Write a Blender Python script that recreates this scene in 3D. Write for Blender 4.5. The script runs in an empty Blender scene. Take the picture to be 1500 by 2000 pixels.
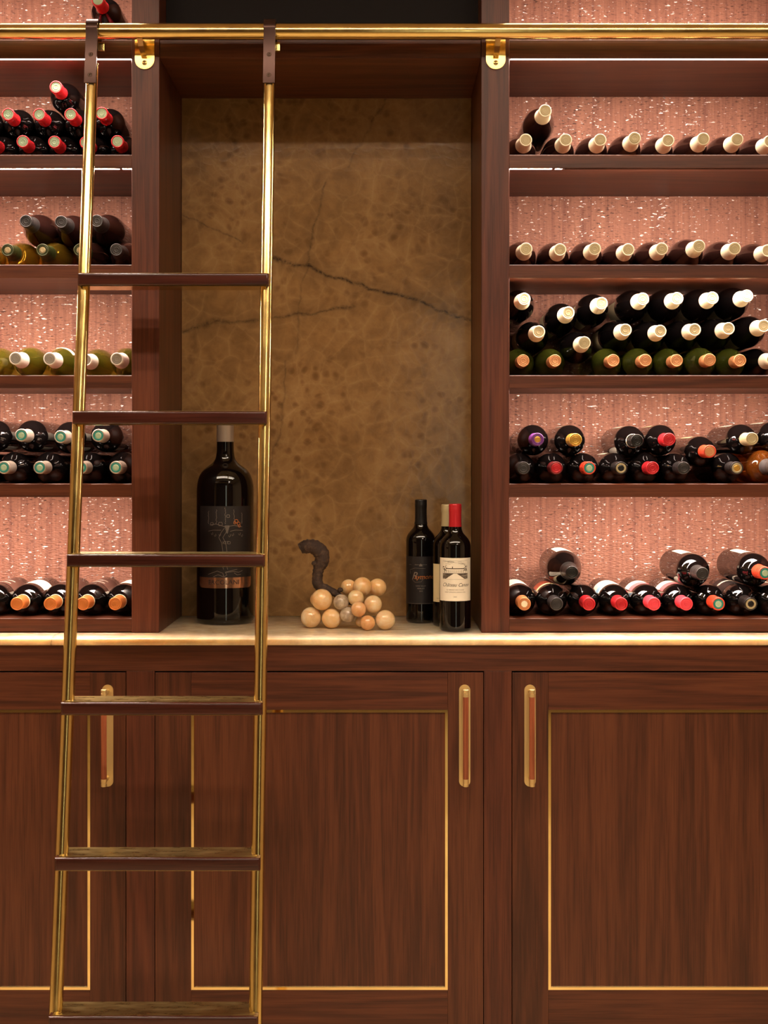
import bpy, bmesh, math, random
from mathutils import Vector, Matrix
random.seed(7)

# ------------------------------------------------------------------ camera, world, light level
D, F, H = 3.15, 2614.5, 1.40          # camera distance to the shelving front, focal length in px, lens height
VX, VY = 747.0, 910.0                 # vanishing point in the 1500x2000 frame
S = bpy.context.scene
cam_d = bpy.data.cameras.new('camera')
cam = bpy.data.objects.new('camera', cam_d)
S.collection.objects.link(cam)
cam.location = (0, -D, H)
cam.rotation_euler = (math.radians(90), 0, 0)
cam_d.sensor_fit = 'VERTICAL'
cam_d.sensor_height = 36.0
cam_d.lens = F / 2000 * 36.0
cam_d.shift_x = (750 - VX) / 2000
cam_d.shift_y = (VY - 1000) / 2000
cam_d.clip_start = 0.01
S.camera = cam
W = bpy.data.worlds.new('world')
S.world = W
W.use_nodes = True
W.node_tree.nodes['Background'].inputs[0].default_value = (1.0, 0.85, 0.7, 1)
W.node_tree.nodes['Background'].inputs[1].default_value = 0.02
LED_STRENGTH = 150.0
CEIL_STRENGTH = 40.0
S.view_settings.view_transform = 'Standard'
S.view_settings.look = 'None'
S.view_settings.exposure = 0.0
S.view_settings.gamma = 1.0
S.view_settings.use_curve_mapping = False
S.cycles.max_bounces = 8
S.cycles.transmission_bounces = 6

COL = S.collection


def wx(u, y=0.0):
    return (u - VX) * (D + y) / F


def wz(v, y=0.0):
    return H + (VY - v) * (D + y) / F


# ------------------------------------------------------------------ materials
def lin(c):
    return tuple((x / 255 / 12.92) if x / 255 <= 0.04045 else ((x / 255 + 0.055) / 1.055) ** 2.4 for x in c) + (1.0,)


MATS = {}


def pmat(name, color, rough=0.5, metal=0.0, coat=0.0, trans=0.0, emis=0.0, ior=1.5, spec=0.5, sss=0.0, lc=None):
    m = bpy.data.materials.new(name)
    m.use_nodes = True
    b = m.node_tree.nodes['Principled BSDF']
    c = lc + (1.0,) if lc else lin(color)
    b.inputs['Base Color'].default_value = c
    b.inputs['Roughness'].default_value = rough
    b.inputs['Metallic'].default_value = metal
    b.inputs['Coat Weight'].default_value = coat
    b.inputs['Transmission Weight'].default_value = trans
    b.inputs['IOR'].default_value = ior
    b.inputs['Specular IOR Level'].default_value = spec
    if sss:
        b.inputs['Subsurface Weight'].default_value = sss
        b.inputs['Subsurface Radius'].default_value = (0.03, 0.018, 0.008)
        b.inputs['Subsurface Scale'].default_value = 0.5
    if emis:
        b.inputs['Emission Color'].default_value = c
        b.inputs['Emission Strength'].default_value = emis
    MATS[name] = m
    return m


class NT:
    """small helper for node graphs"""
    def __init__(s, m):
        s.t = m.node_tree
        s.n = s.t.nodes
        s.b = s.n['Principled BSDF']

    def add(s, kind, **kw):
        nd = s.n.new(kind)
        for k, v in kw.items():
            setattr(nd, k, v)
        return nd

    def link(s, a, b):
        s.t.links.new(a, b)

    def coords(s, scale, out='Object', loc=(0, 0, 0)):
        tc = s.add('ShaderNodeTexCoord')
        mp = s.add('ShaderNodeMapping')
        mp.inputs['Scale'].default_value = scale
        mp.inputs['Location'].default_value = loc
        s.link(tc.outputs[out], mp.inputs['Vector'])
        return mp.outputs['Vector']

    def noise(s, vec, scale, detail=4, rough=0.55, dist=0.0, w=None):
        nd = s.add('ShaderNodeTexNoise')
        if w is not None:
            nd.noise_dimensions = '4D'
            s.link(w, nd.inputs['W'])
        nd.inputs['Scale'].default_value = scale
        nd.inputs['Detail'].default_value = detail
        nd.inputs['Roughness'].default_value = rough
        nd.inputs['Distortion'].default_value = dist
        s.link(vec, nd.inputs['Vector'])
        return nd.outputs['Fac']

    def ramp(s, fac, stops, interp='LINEAR'):
        nd = s.add('ShaderNodeValToRGB')
        cr = nd.color_ramp
        cr.interpolation = interp
        while len(cr.elements) < len(stops):
            cr.elements.new(0.5)
        for e, (p, c) in zip(cr.elements, stops):
            e.position = p
            e.color = c if len(c) == 4 else tuple(c) + (1,)
        s.link(fac, nd.inputs[0])
        return nd.outputs[0]

    def math(s, op, a, b=None, clamp=False):
        nd = s.add('ShaderNodeMath', operation=op, use_clamp=clamp)
        for i, v in enumerate((a, b)):
            if v is None:
                continue
            if isinstance(v, (int, float)):
                nd.inputs[i].default_value = v
            else:
                s.link(v, nd.inputs[i])
        return nd.outputs[0]

    def mix(s, fac, a, b, blend='MIX'):
        nd = s.add('ShaderNodeMix', data_type='RGBA', blend_type=blend)
        for i, v in ((0, fac), (6, a), (7, b)):
            if isinstance(v, (int, float)):
                nd.inputs[i].default_value = v
            elif isinstance(v, tuple):
                nd.inputs[i].default_value = v
            else:
                s.link(v, nd.inputs[i])
        return nd.outputs[2]

    def bump(s, height, strength=0.1, dist=0.01):
        nd = s.add('ShaderNodeBump')
        nd.inputs['Strength'].default_value = strength
        nd.inputs['Distance'].default_value = dist
        s.link(height, nd.inputs['Height'])
        s.link(nd.outputs[0], s.b.inputs['Normal'])


def wood(name, axis, dark, mid, light, rough=0.42):
    m = pmat(name, (90, 48, 28), rough, coat=0.05, spec=0.35)
    m.node_tree.nodes['Principled BSDF'].inputs['Coat Roughness'].default_value = 0.25
    g = NT(m)
    oi = g.add('ShaderNodeObjectInfo')
    w = g.math('MULTIPLY', oi.outputs['Random'], 37.0)
    st = [1.0, 1.0, 1.0]
    st[axis] = 0.055
    v = g.coords(tuple(st))
    broad = g.noise(v, 9.0, 3, 0.5, 0.9, w)
    fine = g.noise(v, 95.0, 5, 0.65, 0.3, w)
    st2 = [1.0, 1.0, 1.0]
    st2[axis] = 0.018
    v2 = g.coords(tuple(st2))
    pore = g.noise(v2, 420.0, 2, 0.5, 0.0, w)
    # cathedral figure: sine of broad distortion
    f1 = g.math('MULTIPLY', broad, 46.0)
    f1 = g.math('SINE', f1)
    f1 = g.math('MULTIPLY', f1, 0.10)
    k = g.math('MULTIPLY', fine, 0.62)
    k = g.math('ADD', k, g.math('MULTIPLY', broad, 0.5))
    k = g.math('ADD', k, f1)
    col = g.ramp(k, [(0.36, lin(dark)), (0.56, lin(mid)), (0.78, lin(light))])
    pm = g.ramp(pore, [(0.36, (0.62, 0.58, 0.55, 1)), (0.5, (1, 1, 1, 1))])
    col = g.mix(0.75, col, pm, 'MULTIPLY')
    g.link(col, g.b.inputs['Base Color'])
    g.bump(pore, 0.05, 0.001)
    return m


wood('walnut_vertical', 2, (66, 33, 20), (86, 45, 27), (102, 56, 34))
wood('walnut_horizontal', 0, (68, 33, 20), (88, 45, 27), (104, 56, 34))
wood('walnut_pilaster', 2, (72, 35, 23), (90, 45, 29), (104, 55, 35))
wood('ladder_wood', 0, (52, 24, 18), (66, 32, 24), (78, 40, 29), 0.2)
wood('handle_wood', 2, (128, 66, 40), (150, 80, 50), (165, 92, 60), 0.4)

brass_cols = (0.86, 0.60, 0.20)
m = pmat('brass', None, 0.11, 1.0, lc=(0.76, 0.56, 0.21))
g = NT(m)
n = g.noise(g.coords((1, 1, 1)), 24, 4, 0.6)
g.link(g.ramp(n, [(0.3, (0.13, 0.13, 0.13)), (0.75, (0.25, 0.25, 0.25))]), g.b.inputs['Roughness'])
m = pmat('brass_tread', None, 0.2, 1.0, lc=(0.72, 0.54, 0.22))
g = NT(m)
n = g.noise(g.coords((0.25, 1, 1)), 60, 5, 0.65)
g.link(g.ramp(n, [(0.3, (0.44, 0.33, 0.12)), (0.7, (0.60, 0.47, 0.20))]), g.b.inputs['Base Color'])
g.link(g.ramp(n, [(0.3, (0.24, 0.24, 0.24)), (0.75, (0.36, 0.36, 0.36))]), g.b.inputs['Roughness'])
pmat('brass_satin', None, 0.45, 1.0, lc=(0.88, 0.68, 0.34))
pmat('brass_inlay', None, 0.07, 1.0, lc=(0.95, 0.72, 0.32))
pmat('bronze_strap', (74, 52, 46), 0.30, 0.75)
pmat('bronze_screw', (96, 78, 68), 0.3, 0.9)
pmat('rubber', (20, 18, 18), 0.7)
pmat('black_panel', (20, 13, 13), 0.6, spec=0.15)
pmat('gap_black', (12, 8, 7), 0.8)

# cork wallpaper with metallic flecks
m = pmat('cork', (176, 112, 92), 0.55)
g = NT(m)
v = g.coords((1, 1, 1))
va = g.coords((1.0, 1.0, 0.03))
strips = g.noise(va, 110, 3, 0.6)
vb = g.coords((0.42, 1, 1.35))
fleck = g.noise(vb, 190, 3, 0.6)
vc = g.coords((0.06, 1, 1.0))
fibre = g.noise(vc, 900, 2, 0.6)
big = g.noise(v, 9, 3, 0.5)
base = g.ramp(strips, [(0.3, lin((146, 94, 76))), (0.5, lin((170, 114, 92))), (0.72, lin((188, 130, 104)))])
fl = g.ramp(fleck, [(0.33, lin((70, 42, 40))), (0.45, (1, 1, 1, 1))])
clump = g.ramp(big, [(0.35, (0.25, 0.25, 0.25)), (0.65, (0.95, 0.95, 0.95))])
base = g.mix(clump, base, g.mix(1.0, base, fl, 'MULTIPLY'))
fb = g.ramp(fibre, [(0.3, (0.80, 0.78, 0.78)), (0.6, (1, 1, 1))])
base = g.mix(0.7, base, fb, 'MULTIPLY')
vd = g.coords((0.40, 1, 1.0), loc=(3.1, 0, 1.7))
flake = g.noise(vd, 210, 2, 0.5)
cl2 = g.noise(va, 24, 1, 0.5)
thr = g.math('ADD', flake, g.math('MULTIPLY', cl2, 0.16))
fmask = g.ramp(thr, [(0.741, (0, 0, 0)), (0.758, (1, 1, 1))])
base = g.mix(fmask, base, (0.95, 0.86, 0.82, 1.0))
g.link(base, g.b.inputs['Base Color'])
g.link(fmask, g.b.inputs['Metallic'])
g.link(g.ramp(fmask, [(0, (0.6, 0.6, 0.6)), (1, (0.30, 0.30, 0.30))]), g.b.inputs['Roughness'])
vr = g.add('ShaderNodeTexVoronoi')
vr.inputs['Scale'].default_value = 260
g.link(vd, vr.inputs['Vector'])
hgt = g.math('ADD', g.math('MULTIPLY', fleck, 0.4), g.math('MULTIPLY', vr.outputs['Distance'], 0.8))
g.bump(hgt, 0.5, 0.004)


# onyx back slab
def line_mask(g, vec, p, q, width):
    """distance of (x,z) from the segment p-q, as a soft mask"""
    sp = g.add('ShaderNodeSeparateXYZ')
    g.link(vec, sp.inputs[0])
    dx, dz = q[0] - p[0], q[1] - p[1]
    L = math.hypot(dx, dz)
    nx, nz = -dz / L, dx / L
    ux, uz = dx / L, dz / L
    a = g.math('MULTIPLY', g.math('SUBTRACT', sp.outputs[0], p[0]), nx)
    b = g.math('MULTIPLY', g.math('SUBTRACT', sp.outputs[2], p[1]), nz)
    d = g.math('ABSOLUTE', g.math('ADD', a, b))
    a2 = g.math('MULTIPLY', g.math('SUBTRACT', sp.outputs[0], p[0]), ux)
    b2 = g.math('MULTIPLY', g.math('SUBTRACT', sp.outputs[2], p[1]), uz)
    t = g.math('SUBTRACT', g.math('ADD', a2, b2), L / 2)
    over = g.math('MAXIMUM', g.math('SUBTRACT', g.math('ABSOLUTE', t), L / 2), 0.0)
    d = g.math('ADD', d, over)
    mk = g.math('SUBTRACT', 1.0, g.math('DIVIDE', d, width), clamp=True)
    return mk


def onyx(name, cols, vein, rough, veins=(), cell_scale=24.0, cell_mix=1.0, spec=0.5):
    m = pmat(name, (120, 80, 40), rough, coat=0.0, spec=spec)
    g = NT(m)
    tc = g.add('ShaderNodeTexCoord')
    warp = g.add('ShaderNodeTexNoise')
    warp.inputs['Scale'].default_value = 9.0
    warp.inputs['Detail'].default_value = 6.0
    g.link(tc.outputs['Object'], warp.inputs['Vector'])
    off = g.add('ShaderNodeVectorMath', operation='MULTIPLY_ADD')
    off.inputs[1].default_value = (0.09, 0.0, 0.09)
    g.link(warp.outputs['Color'], off.inputs[0])
    g.link(tc.outputs['Object'], off.inputs[2])
    vec = off.outputs[0]
    cloud = g.noise(vec, 4.0, 7, 0.6)
    mott = g.noise(vec, 26.0, 6, 0.65)
    base = g.ramp(cloud, [(0.3, lin(cols[0])), (0.5, lin(cols[1])), (0.7, lin(cols[2]))])
    mt = g.ramp(mott, [(0.3, (0.70, 0.66, 0.62)), (0.62, (1.06, 1.04, 1.0))])
    base = g.mix(0.8, base, mt, 'MULTIPLY')
    soft = g.add('ShaderNodeVectorMath', operation='MULTIPLY_ADD')
    soft.inputs[1].default_value = (0.035, 0.0, 0.035)
    g.link(warp.outputs['Color'], soft.inputs[0])
    g.link(tc.outputs['Object'], soft.inputs[2])

    def cells(scale):
        vo = g.add('ShaderNodeTexVoronoi', feature='DISTANCE_TO_EDGE')
        vo.inputs['Scale'].default_value = scale
        g.link(soft.outputs[0], vo.inputs['Vector'])
        return vo.outputs['Distance']
    c1, c2, c3 = cells(cell_scale * 1.5), cells(cell_scale * 0.55), cells(cell_scale * 0.8)
    patch = g.noise(tc.outputs['Object'], 3.4, 3, 0.6)
    pm = g.ramp(patch, [(0.42, (0, 0, 0)), (0.60, (1, 1, 1))])
    inv = g.math('SUBTRACT', 1.0, pm)
    vs1 = g.add('ShaderNodeTexVoronoi', feature='SMOOTH_F1')
    vs1.inputs['Scale'].default_value = cell_scale * 1.35
    vs1.inputs['Smoothness'].default_value = 0.35
    g.link(soft.outputs[0], vs1.inputs['Vector'])
    blob = g.ramp(vs1.outputs['Distance'], [(0.10, (0.60, 0.54, 0.49)), (0.28, (0.76, 0.72, 0.68)), (0.40, (1, 1, 1))])
    e1 = g.ramp(c1, [(0.0, (1, 1, 1)), (0.10, (0.4, 0.4, 0.4)), (0.28, (0, 0, 0))])
    e2 = g.ramp(c2, [(0.0, (1, 1, 1)), (0.04, (0.35, 0.35, 0.35)), (0.14, (0, 0, 0))])
    d3 = g.ramp(c3, [(0.10, (1, 1, 1)), (0.6, (0.80, 0.78, 0.74))])
    base = g.mix(g.math('MULTIPLY', pm, cell_mix), base, g.mix(1.0, base, blob, 'MULTIPLY'))
    base = g.mix(g.math('MULTIPLY', g.math('MULTIPLY', inv, mott), cell_mix), base, g.mix(1.0, base, d3, 'MULTIPLY'))
    base = g.mix(g.math('MULTIPLY', g.math('MULTIPLY', e1, pm), 0.12 * cell_mix), base, lin(vein))
    base = g.mix(g.math('MULTIPLY', g.math('MULTIPLY', e2, mott), 0.34 * cell_mix), base, lin(vein))
    crack = g.noise(vec, 90.0, 5, 0.7)
    cm = g.ramp(crack, [(0.38, (0.25, 0.25, 0.25)), (0.6, (1, 1, 1))])
    w2 = g.add('ShaderNodeVectorMath', operation='MULTIPLY_ADD')
    wn = g.add('ShaderNodeTexNoise')
    wn.inputs['Scale'].default_value = 11.0
    wn.inputs['Detail'].default_value = 7.0
    g.link(tc.outputs['Object'], wn.inputs['Vector'])
    sub = g.add('ShaderNodeVectorMath', operation='SUBTRACT')
    sub.inputs[1].default_value = (0.5, 0.5, 0.5)
    g.link(wn.outputs['Color'], sub.inputs[0])
    w2.inputs[1].default_value = (0.06, 0, 0.06)
    g.link(sub.outputs[0], w2.inputs[0])
    g.link(tc.outputs['Object'], w2.inputs[2])
    for (p, q, wd, st) in veins:
        mk = line_mask(g, w2.outputs[0], p, q, wd)
        halo = line_mask(g, w2.outputs[0], p, q, wd * 6)
        base = g.mix(g.math('MULTIPLY', halo, 0.30 * st), base, lin((84, 66, 44)))
        base = g.mix(g.math('MULTIPLY', g.math('MULTIPLY', mk, cm), st), base, lin((44, 34, 28)))
    g.link(base, g.b.inputs['Base Color'])
    g.bump(e1, 0.06, 0.002)
    return m


# ------------------------------------------------------------------ mesh helpers
def new_obj(name, me, mat=None, parent=None, loc=None):
    o = bpy.data.objects.new(name, me)
    COL.objects.link(o)
    if mat is not None and me is not None and not me.materials:
        me.materials.append(MATS[mat] if isinstance(mat, str) else mat)
    if parent is not None:
        o.parent = parent
    if loc is not None:
        o.location = loc
    return o


def tag(o, label, cat, group=None):
    o['label'] = label
    o['category'] = cat
    if group:
        o['group'] = group
    return o


def thing(name, label, cat, loc=(0, 0, 0), group=None):
    return tag(new_obj(name, None, None, None, loc), label, cat, group)


def struct(o):
    o['kind'] = 'structure'
    return o


def box(name, x, y, z, mat, parent=None, bevel=0.0, seg=2, origin=(0, 0, 0)):
    """axis-aligned box given in world coordinates; the object's own origin is its centre"""
    cx, cy, cz = sum(x) / 2, sum(y) / 2, sum(z) / 2
    bm = bmesh.new()
    bmesh.ops.create_cube(bm, size=1.0)
    for v in bm.verts:
        v.co = Vector((v.co.x * (x[1] - x[0]), v.co.y * (y[1] - y[0]), v.co.z * (z[1] - z[0])))
    if bevel:
        bmesh.ops.bevel(bm, geom=list(bm.edges), offset=bevel, segments=seg, affect='EDGES', profile=0.5)
    me = bpy.data.meshes.new(name)
    bm.to_mesh(me)
    bm.free()
    if bevel:
        for p in me.polygons:
            p.use_smooth = False
    return new_obj(name, me, mat, parent, (cx - origin[0], cy - origin[1], cz - origin[2]))


def mesh_from(name, verts, faces, smooth=True):
    me = bpy.data.meshes.new(name)
    me.from_pydata([tuple(v) for v in verts], [], faces)
    bm = bmesh.new()
    bm.from_mesh(me)
    bmesh.ops.recalc_face_normals(bm, faces=bm.faces)
    bm.to_mesh(me)
    bm.free()
    for p in me.polygons:
        p.use_smooth = smooth
    return me


def lathe(name, prof, seg=40, a0=0.0, a1=2 * math.pi, smooth=True):
    full = abs(a1 - a0 - 2 * math.pi) < 1e-6
    n = seg if full else seg + 1
    vs, fs, rings = [], [], []
    for (r, z) in prof:
        if r < 1e-7 and full:
            rings.append([len(vs)])
            vs.append((0, 0, z))
        else:
            rings.append(list(range(len(vs), len(vs) + n)))
            for k in range(n):
                a = a0 + (a1 - a0) * k / seg
                vs.append((r * math.sin(a), -r * math.cos(a), z))
    for A, B in zip(rings, rings[1:]):
        for k in range(seg):
            k2 = (k + 1) % n if full else k + 1
            if len(A) == 1 and len(B) == 1:
                continue
            if len(A) == 1:
                fs.append((A[0], B[k2], B[k]))
            elif len(B) == 1:
                fs.append((A[k], A[k2], B[0]))
            else:
                fs.append((A[k], A[k2], B[k2], B[k]))
    me = mesh_from(name, vs, fs, smooth)
    return me


def tube_mesh(name, pts, radii, seg=20, caps=True):
    pts = [Vector(p) for p in pts]
    vs, fs = [], []
    up = None
    for i, p in enumerate(pts):
        t = (pts[min(i + 1, len(pts) - 1)] - pts[max(i - 1, 0)]).normalized()
        if up is None:
            up = t.orthogonal().normalized()
        up = (up - t * up.dot(t)).normalized()
        sd = t.cross(up)
        r = radii[i] if isinstance(radii, (list, tuple)) else radii
        for k in range(seg):
            a = 2 * math.pi * k / seg
            vs.append(p + (up * math.cos(a) + sd * math.sin(a)) * r)
    for i in range(len(pts) - 1):
        for k in range(seg):
            k2 = (k + 1) % seg
            fs.append((i * seg + k, i * seg + k2, (i + 1) * seg + k2, (i + 1) * seg + k))
    if caps:
        # the end discs get their own vertices so the side keeps clean normals
        n0 = len(vs)
        vs += vs[:seg] + vs[(len(pts) - 1) * seg:len(pts) * seg]
        fs.append(tuple(range(n0 + seg - 1, n0 - 1, -1)))
        fs.append(tuple(range(n0 + seg, n0 + 2 * seg)))
    me = mesh_from(name, vs, fs, True)
    if caps:
        for p in me.polygons:
            if len(p.vertices) > 4:
                p.use_smooth = False
    return me


def extrude_profile(name, poly, x0, x1, plane='yz', smooth=False):
    """polygon in (y,z) extruded along x between x0 and x1"""
    n = len(poly)
    vs = [(x0, a, b) for a, b in poly] + [(x1, a, b) for a, b in poly]
    fs = [tuple(range(n)), tuple(range(2 * n - 1, n - 1, -1))]
    for i in range(n):
        j = (i + 1) % n
        fs.append((i, j, n + j, n + i))
    return mesh_from(name, vs, fs, smooth)


# ------------------------------------------------------------------ the room
X0, X1 = -3.2, 3.2
YB = -4.6
ZC = 3.05
pmat('plaster', (206, 186, 160), 0.8)
pmat('plaster_dark', (190, 168, 142), 0.8)
pmat('plaster_brown', (84, 66, 52), 0.8)
pmat('window_glow', None, 0.4, emis=1.6, lc=(0.80, 0.88, 0.74))
pmat('ceiling_paint', (220, 204, 184), 0.85)
m = pmat('floor_stone', (200, 178, 144), 0.4)
g = NT(m)
n = g.noise(g.coords((1, 1, 1)), 5, 6, 0.6)
g.link(g.ramp(n, [(0.3, lin((186, 164, 130))), (0.7, lin((208, 190, 158)))]), g.b.inputs['Base Color'])
pmat('floor_dark', (166, 146, 110), 0.5)
struct(box('floor', (X0, X1), (-2.35, 0.6), (-0.05, 0.0), 'floor_stone'))
struct(box('floor', (X0, X1), (YB, -2.35), (-0.05, 0.0), 'floor_dark'))
struct(box('ceiling', (X0, X1), (YB, 0.6), (ZC, ZC + 0.05), 'ceiling_paint'))
struct(box('wall_left', (X0 - 0.05, X0), (YB, 0.6), (0, ZC), 'plaster_dark'))
struct(box('wall_right', (X1, X1 + 0.05), (YB, 0.6), (0, ZC), 'plaster_dark'))
struct(box('wall_front', (X0, X1), (YB - 0.05, YB), (0, ZC), 'plaster_brown'))
struct(box('wall_back', (X0, X1), (0.55, 0.6), (0, ZC), 'plaster_dark'))

win = struct(box('window_1', (0.30, 0.62), (YB + 0.001, YB + 0.02), (0.25, 2.45), 'window_glow'))
for (a, b) in ((0.25, 0.2995), (0.6205, 0.67)):
    box('window_frame', (a, b), (YB + 0.001, YB + 0.05), (0.2, 2.5), 'plaster_brown', win, origin=tuple(win.location))

pmat('light_diffuser', None, 0.5, emis=CEIL_STRENGTH, lc=(1.0, 0.83, 0.64))
pmat('light_diffuser_dim', None, 0.5, emis=14.0, lc=(1.0, 0.72, 0.42))
pmat('lamp_frame', (60, 50, 44), 0.4, 0.8)


def ceiling_light(x, y, sx, sy, label, mat='light_diffuser'):
    t = thing('ceiling_light', label, 'ceiling light', (x, y, ZC), 'ceiling lights of the room')
    o = (x, y, ZC)
    box('diffuser', (x - sx / 2, x + sx / 2), (y - sy / 2, y + sy / 2), (ZC - 0.022, ZC - 0.012), mat, t, origin=o)
    for s in (-1, 1):
        box('frame', (x - sx / 2 - 0.01, x + sx / 2 + 0.01), (y + s * (sy / 2 + 0.006) - 0.006, y + s * (sy / 2 + 0.006) + 0.006), (ZC - 0.03, ZC), 'lamp_frame', t, origin=o)


ceiling_light(-0.1, -1.95, 3.4, 0.15, 'long linear ceiling light in front of the shelving')
ceiling_light(-0.1, -1.55, 3.4, 0.08, 'added long ceiling strip closest to the shelving, softening shadows')  # extra unseen strip, added so the ladder treads cast softer shadows
ceiling_light(-0.26, -2.93, 1.34, 0.022, 'short thin ceiling light behind the long ones', 'light_diffuser_dim')
for i, (x, y) in enumerate([(1.05, -3.35), (1.05, -3.7), (1.05, -4.05)]):
    ceiling_light(x, y, 0.7, 0.10, ['short ceiling light nearest the shelving on the right', 'short ceiling light in the middle of the right row',
                  'short ceiling light farthest from the shelving on the right'][i])

# ------------------------------------------------------------------ shelving, niche, rail
YD = 0.35                              # depth of shelving and niche
yL = -0.09                             # plane of the base cabinets
XL, XR = wx(257), wx(995)              # shelf openings end here
XLe, XRe = wx(-396, yL), wx(1642, yL)  # outer ends of the units
SH = [(-142, -116), (77, 113), (302, 328), (517, 543), (733, 758.5), (945, 971), (1208, 1234)]
pmat('led', None, 0.5, emis=LED_STRENGTH, lc=(1.0, 0.79, 0.66))
ZCT = wz(1236)                         # counter top
ZTOP = wz(-160)


def shelf(parent, x0, x1, vt, vb, led=True, split=None, rec=0.0022, tilt=11.0):
    zt, zb = wz(vt), wz(vb)
    y0 = 0.002
    zu = zb + (rec if led else 0.0)       # underside behind the front lip
    poly = [(y0, zt - 0.001), (y0 + 0.001, zt), (YD, zt), (YD, zu), (0.008, zu), (0.008, zb), (y0 + 0.001, zb), (y0, zb + 0.001)]
    cx, cz = (x0 + x1) / 2, (zt + zb) / 2
    me = extrude_profile('shelf', [(a, b - cz) for a, b in poly], x0 - cx, x1 - cx)
    o = new_obj('shelf', me, 'walnut_horizontal', parent, (cx, 0, cz))
    if led:
        segs = [(x0 + 0.004, x1 - 0.004, 0.0)] if not split else split
        for sg in segs:
            a, b, up = sg[:3]
            tl = sg[3] if len(sg) > 3 else tilt
            # aluminium-profile strip whose face is turned slightly towards the back wall
            f0, f1 = 0.0100, 0.0300
            drop = (f1 - f0) * math.tan(math.radians(tl))
            sp_ = [(f0, zu + up - drop - cz), (f1, zu + up - 0.0002 - cz), (f1, zu + up + 0.001 - cz), (f0, zu + up + 0.001 - cz)]
            sm = extrude_profile('light_strip', sp_, a - cx, b - cx)
            sm.materials.append(MATS['lamp_frame'])
            sm.materials.append(MATS['led'])
            for p in sm.polygons:
                if p.normal.z < -0.9:
                    p.material_index = 1
            new_obj('light_strip', sm, None, o)
    return o


def rack(label, x0, x1, side):
    t = thing('wine_rack', label, 'wine rack', ((x0 + x1) / 2, 0.17, ZCT))
    t.location = (0, 0, 0)
    zt = ZTOP
    for i, (vt, vb) in enumerate(SH):
        split = None
        if side > 0 and i == 2:
            split = [(XR + 0.002, wx(1080), 0.0), (wx(1087), wx(1100), 0.0), (wx(1103), x1 - 0.004, 0.0016, 17.0)]
        if side < 0 and i == 2:
            split = [(x0 + 0.004, wx(229), 0.0), (wx(236), XL - 0.002, 0.0)]
        a, b = (x0 + 0.0005, XL - 0.0004) if side < 0 else (XR + 0.0004, x1 - 0.0005)
        shelf(t, a, b, vt, vb, led=(0 <= i <= 5), split=split, rec={0: 0.003, 1: 0.0046, 2: 0.0034}.get(i, 0.0060), tilt=7.0 if i == 2 else 11.0)
    box('back_panel', (x0 + 0.0005, x1 - 0.0005) if side < 0 else (x0 + 0.0005, x1 - 0.0005), (YD + 0.0005, YD + 0.012), (ZCT + 0.001, zt), 'cork', t)
    return t


rack('walnut wine shelving left of the stone niche, cork backed and lit by strips', XLe, XL + 0.006, -1)
rack('walnut wine shelving right of the stone niche, cork backed and lit by strips', XR - 0.006, XRe, 1)

nl, nr = wx(311), wx(940)              # niche opening
niche = thing('niche_surround', 'walnut surround of the central niche with pilasters and dark upper panel', 'niche')
for (a, b, inner) in ((XL, nl, 1), (nr, XR, -1)):
    # face of the pilaster in front, narrower divider behind it
    box('pilaster', (a, b), (0.0, 0.02), (ZCT, ZTOP), 'walnut_pilaster', niche, 0.0016)
    if inner > 0:
        box('side_panel', (a + 0.0065, b - 0.0005), (0.0205, YD + 0.012), (ZCT, ZTOP), 'walnut_vertical', niche)
    else:
        box('side_panel', (a + 0.0005, b - 0.0065), (0.0205, YD + 0.012), (ZCT, ZTOP), 'walnut_vertical', niche)
for (a, b) in ((XLe - wx(55) + wx(0), XLe), (XRe, XRe + wx(55) - wx(0))):
    box('pilaster', (a, b), (0.0, 0.02), (ZCT, ZTOP), 'walnut_pilaster', niche, 0.0016)
    box('side_panel', (a + 0.001, b - 0.001), (0.0205, YD + 0.012), (ZCT, ZTOP), 'walnut_vertical', niche)
box('header', (nl + 0.0003, nr - 0.0003), (0.004, YD), (wz(112.5), wz(77)), 'walnut_horizontal', niche, 0.001)
box('upper_panel', (nl + 0.0005, nr - 0.0005), (0.098, 0.11), (wz(77) + 0.0005, ZTOP), 'black_panel', niche)

ox0, ox1 = nl + 0.0006, nr - 0.0006
oz0, oz1 = ZCT + 0.0005, wz(112.5) - 0.0005
ocx, ocz = (ox0 + ox1) / 2, (oz0 + oz1) / 2
oc = lambda u, v: (wx(u, YD) - ocx, wz(v, YD) - ocz)
onyx('onyx_back', [(120, 90, 56), (142, 107, 67), (158, 122, 80)], (188, 150, 104), 0.16,
     [(oc(535, 505), oc(922, 622), 0.0085, 0.95), (oc(355, 642), oc(690, 598), 0.0075, 0.7), (oc(636, 360), oc(596, 520), 0.005, 0.55),
      (oc(600, 520), oc(575, 690), 0.004, 0.35), (oc(750, 190), oc(680, 330), 0.0045, 0.35), (oc(362, 418), oc(470, 480), 0.004, 0.5), (oc(560, 700), oc(535, 900), 0.004, 0.4)], 26, 1.0, 0.3)
tag(box('onyx_panel', (ox0, ox1), (YD, YD + 0.012), (oz0, oz1), 'onyx_back', None), 'polished brown onyx slab lining the back of the niche', 'stone panel')

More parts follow.
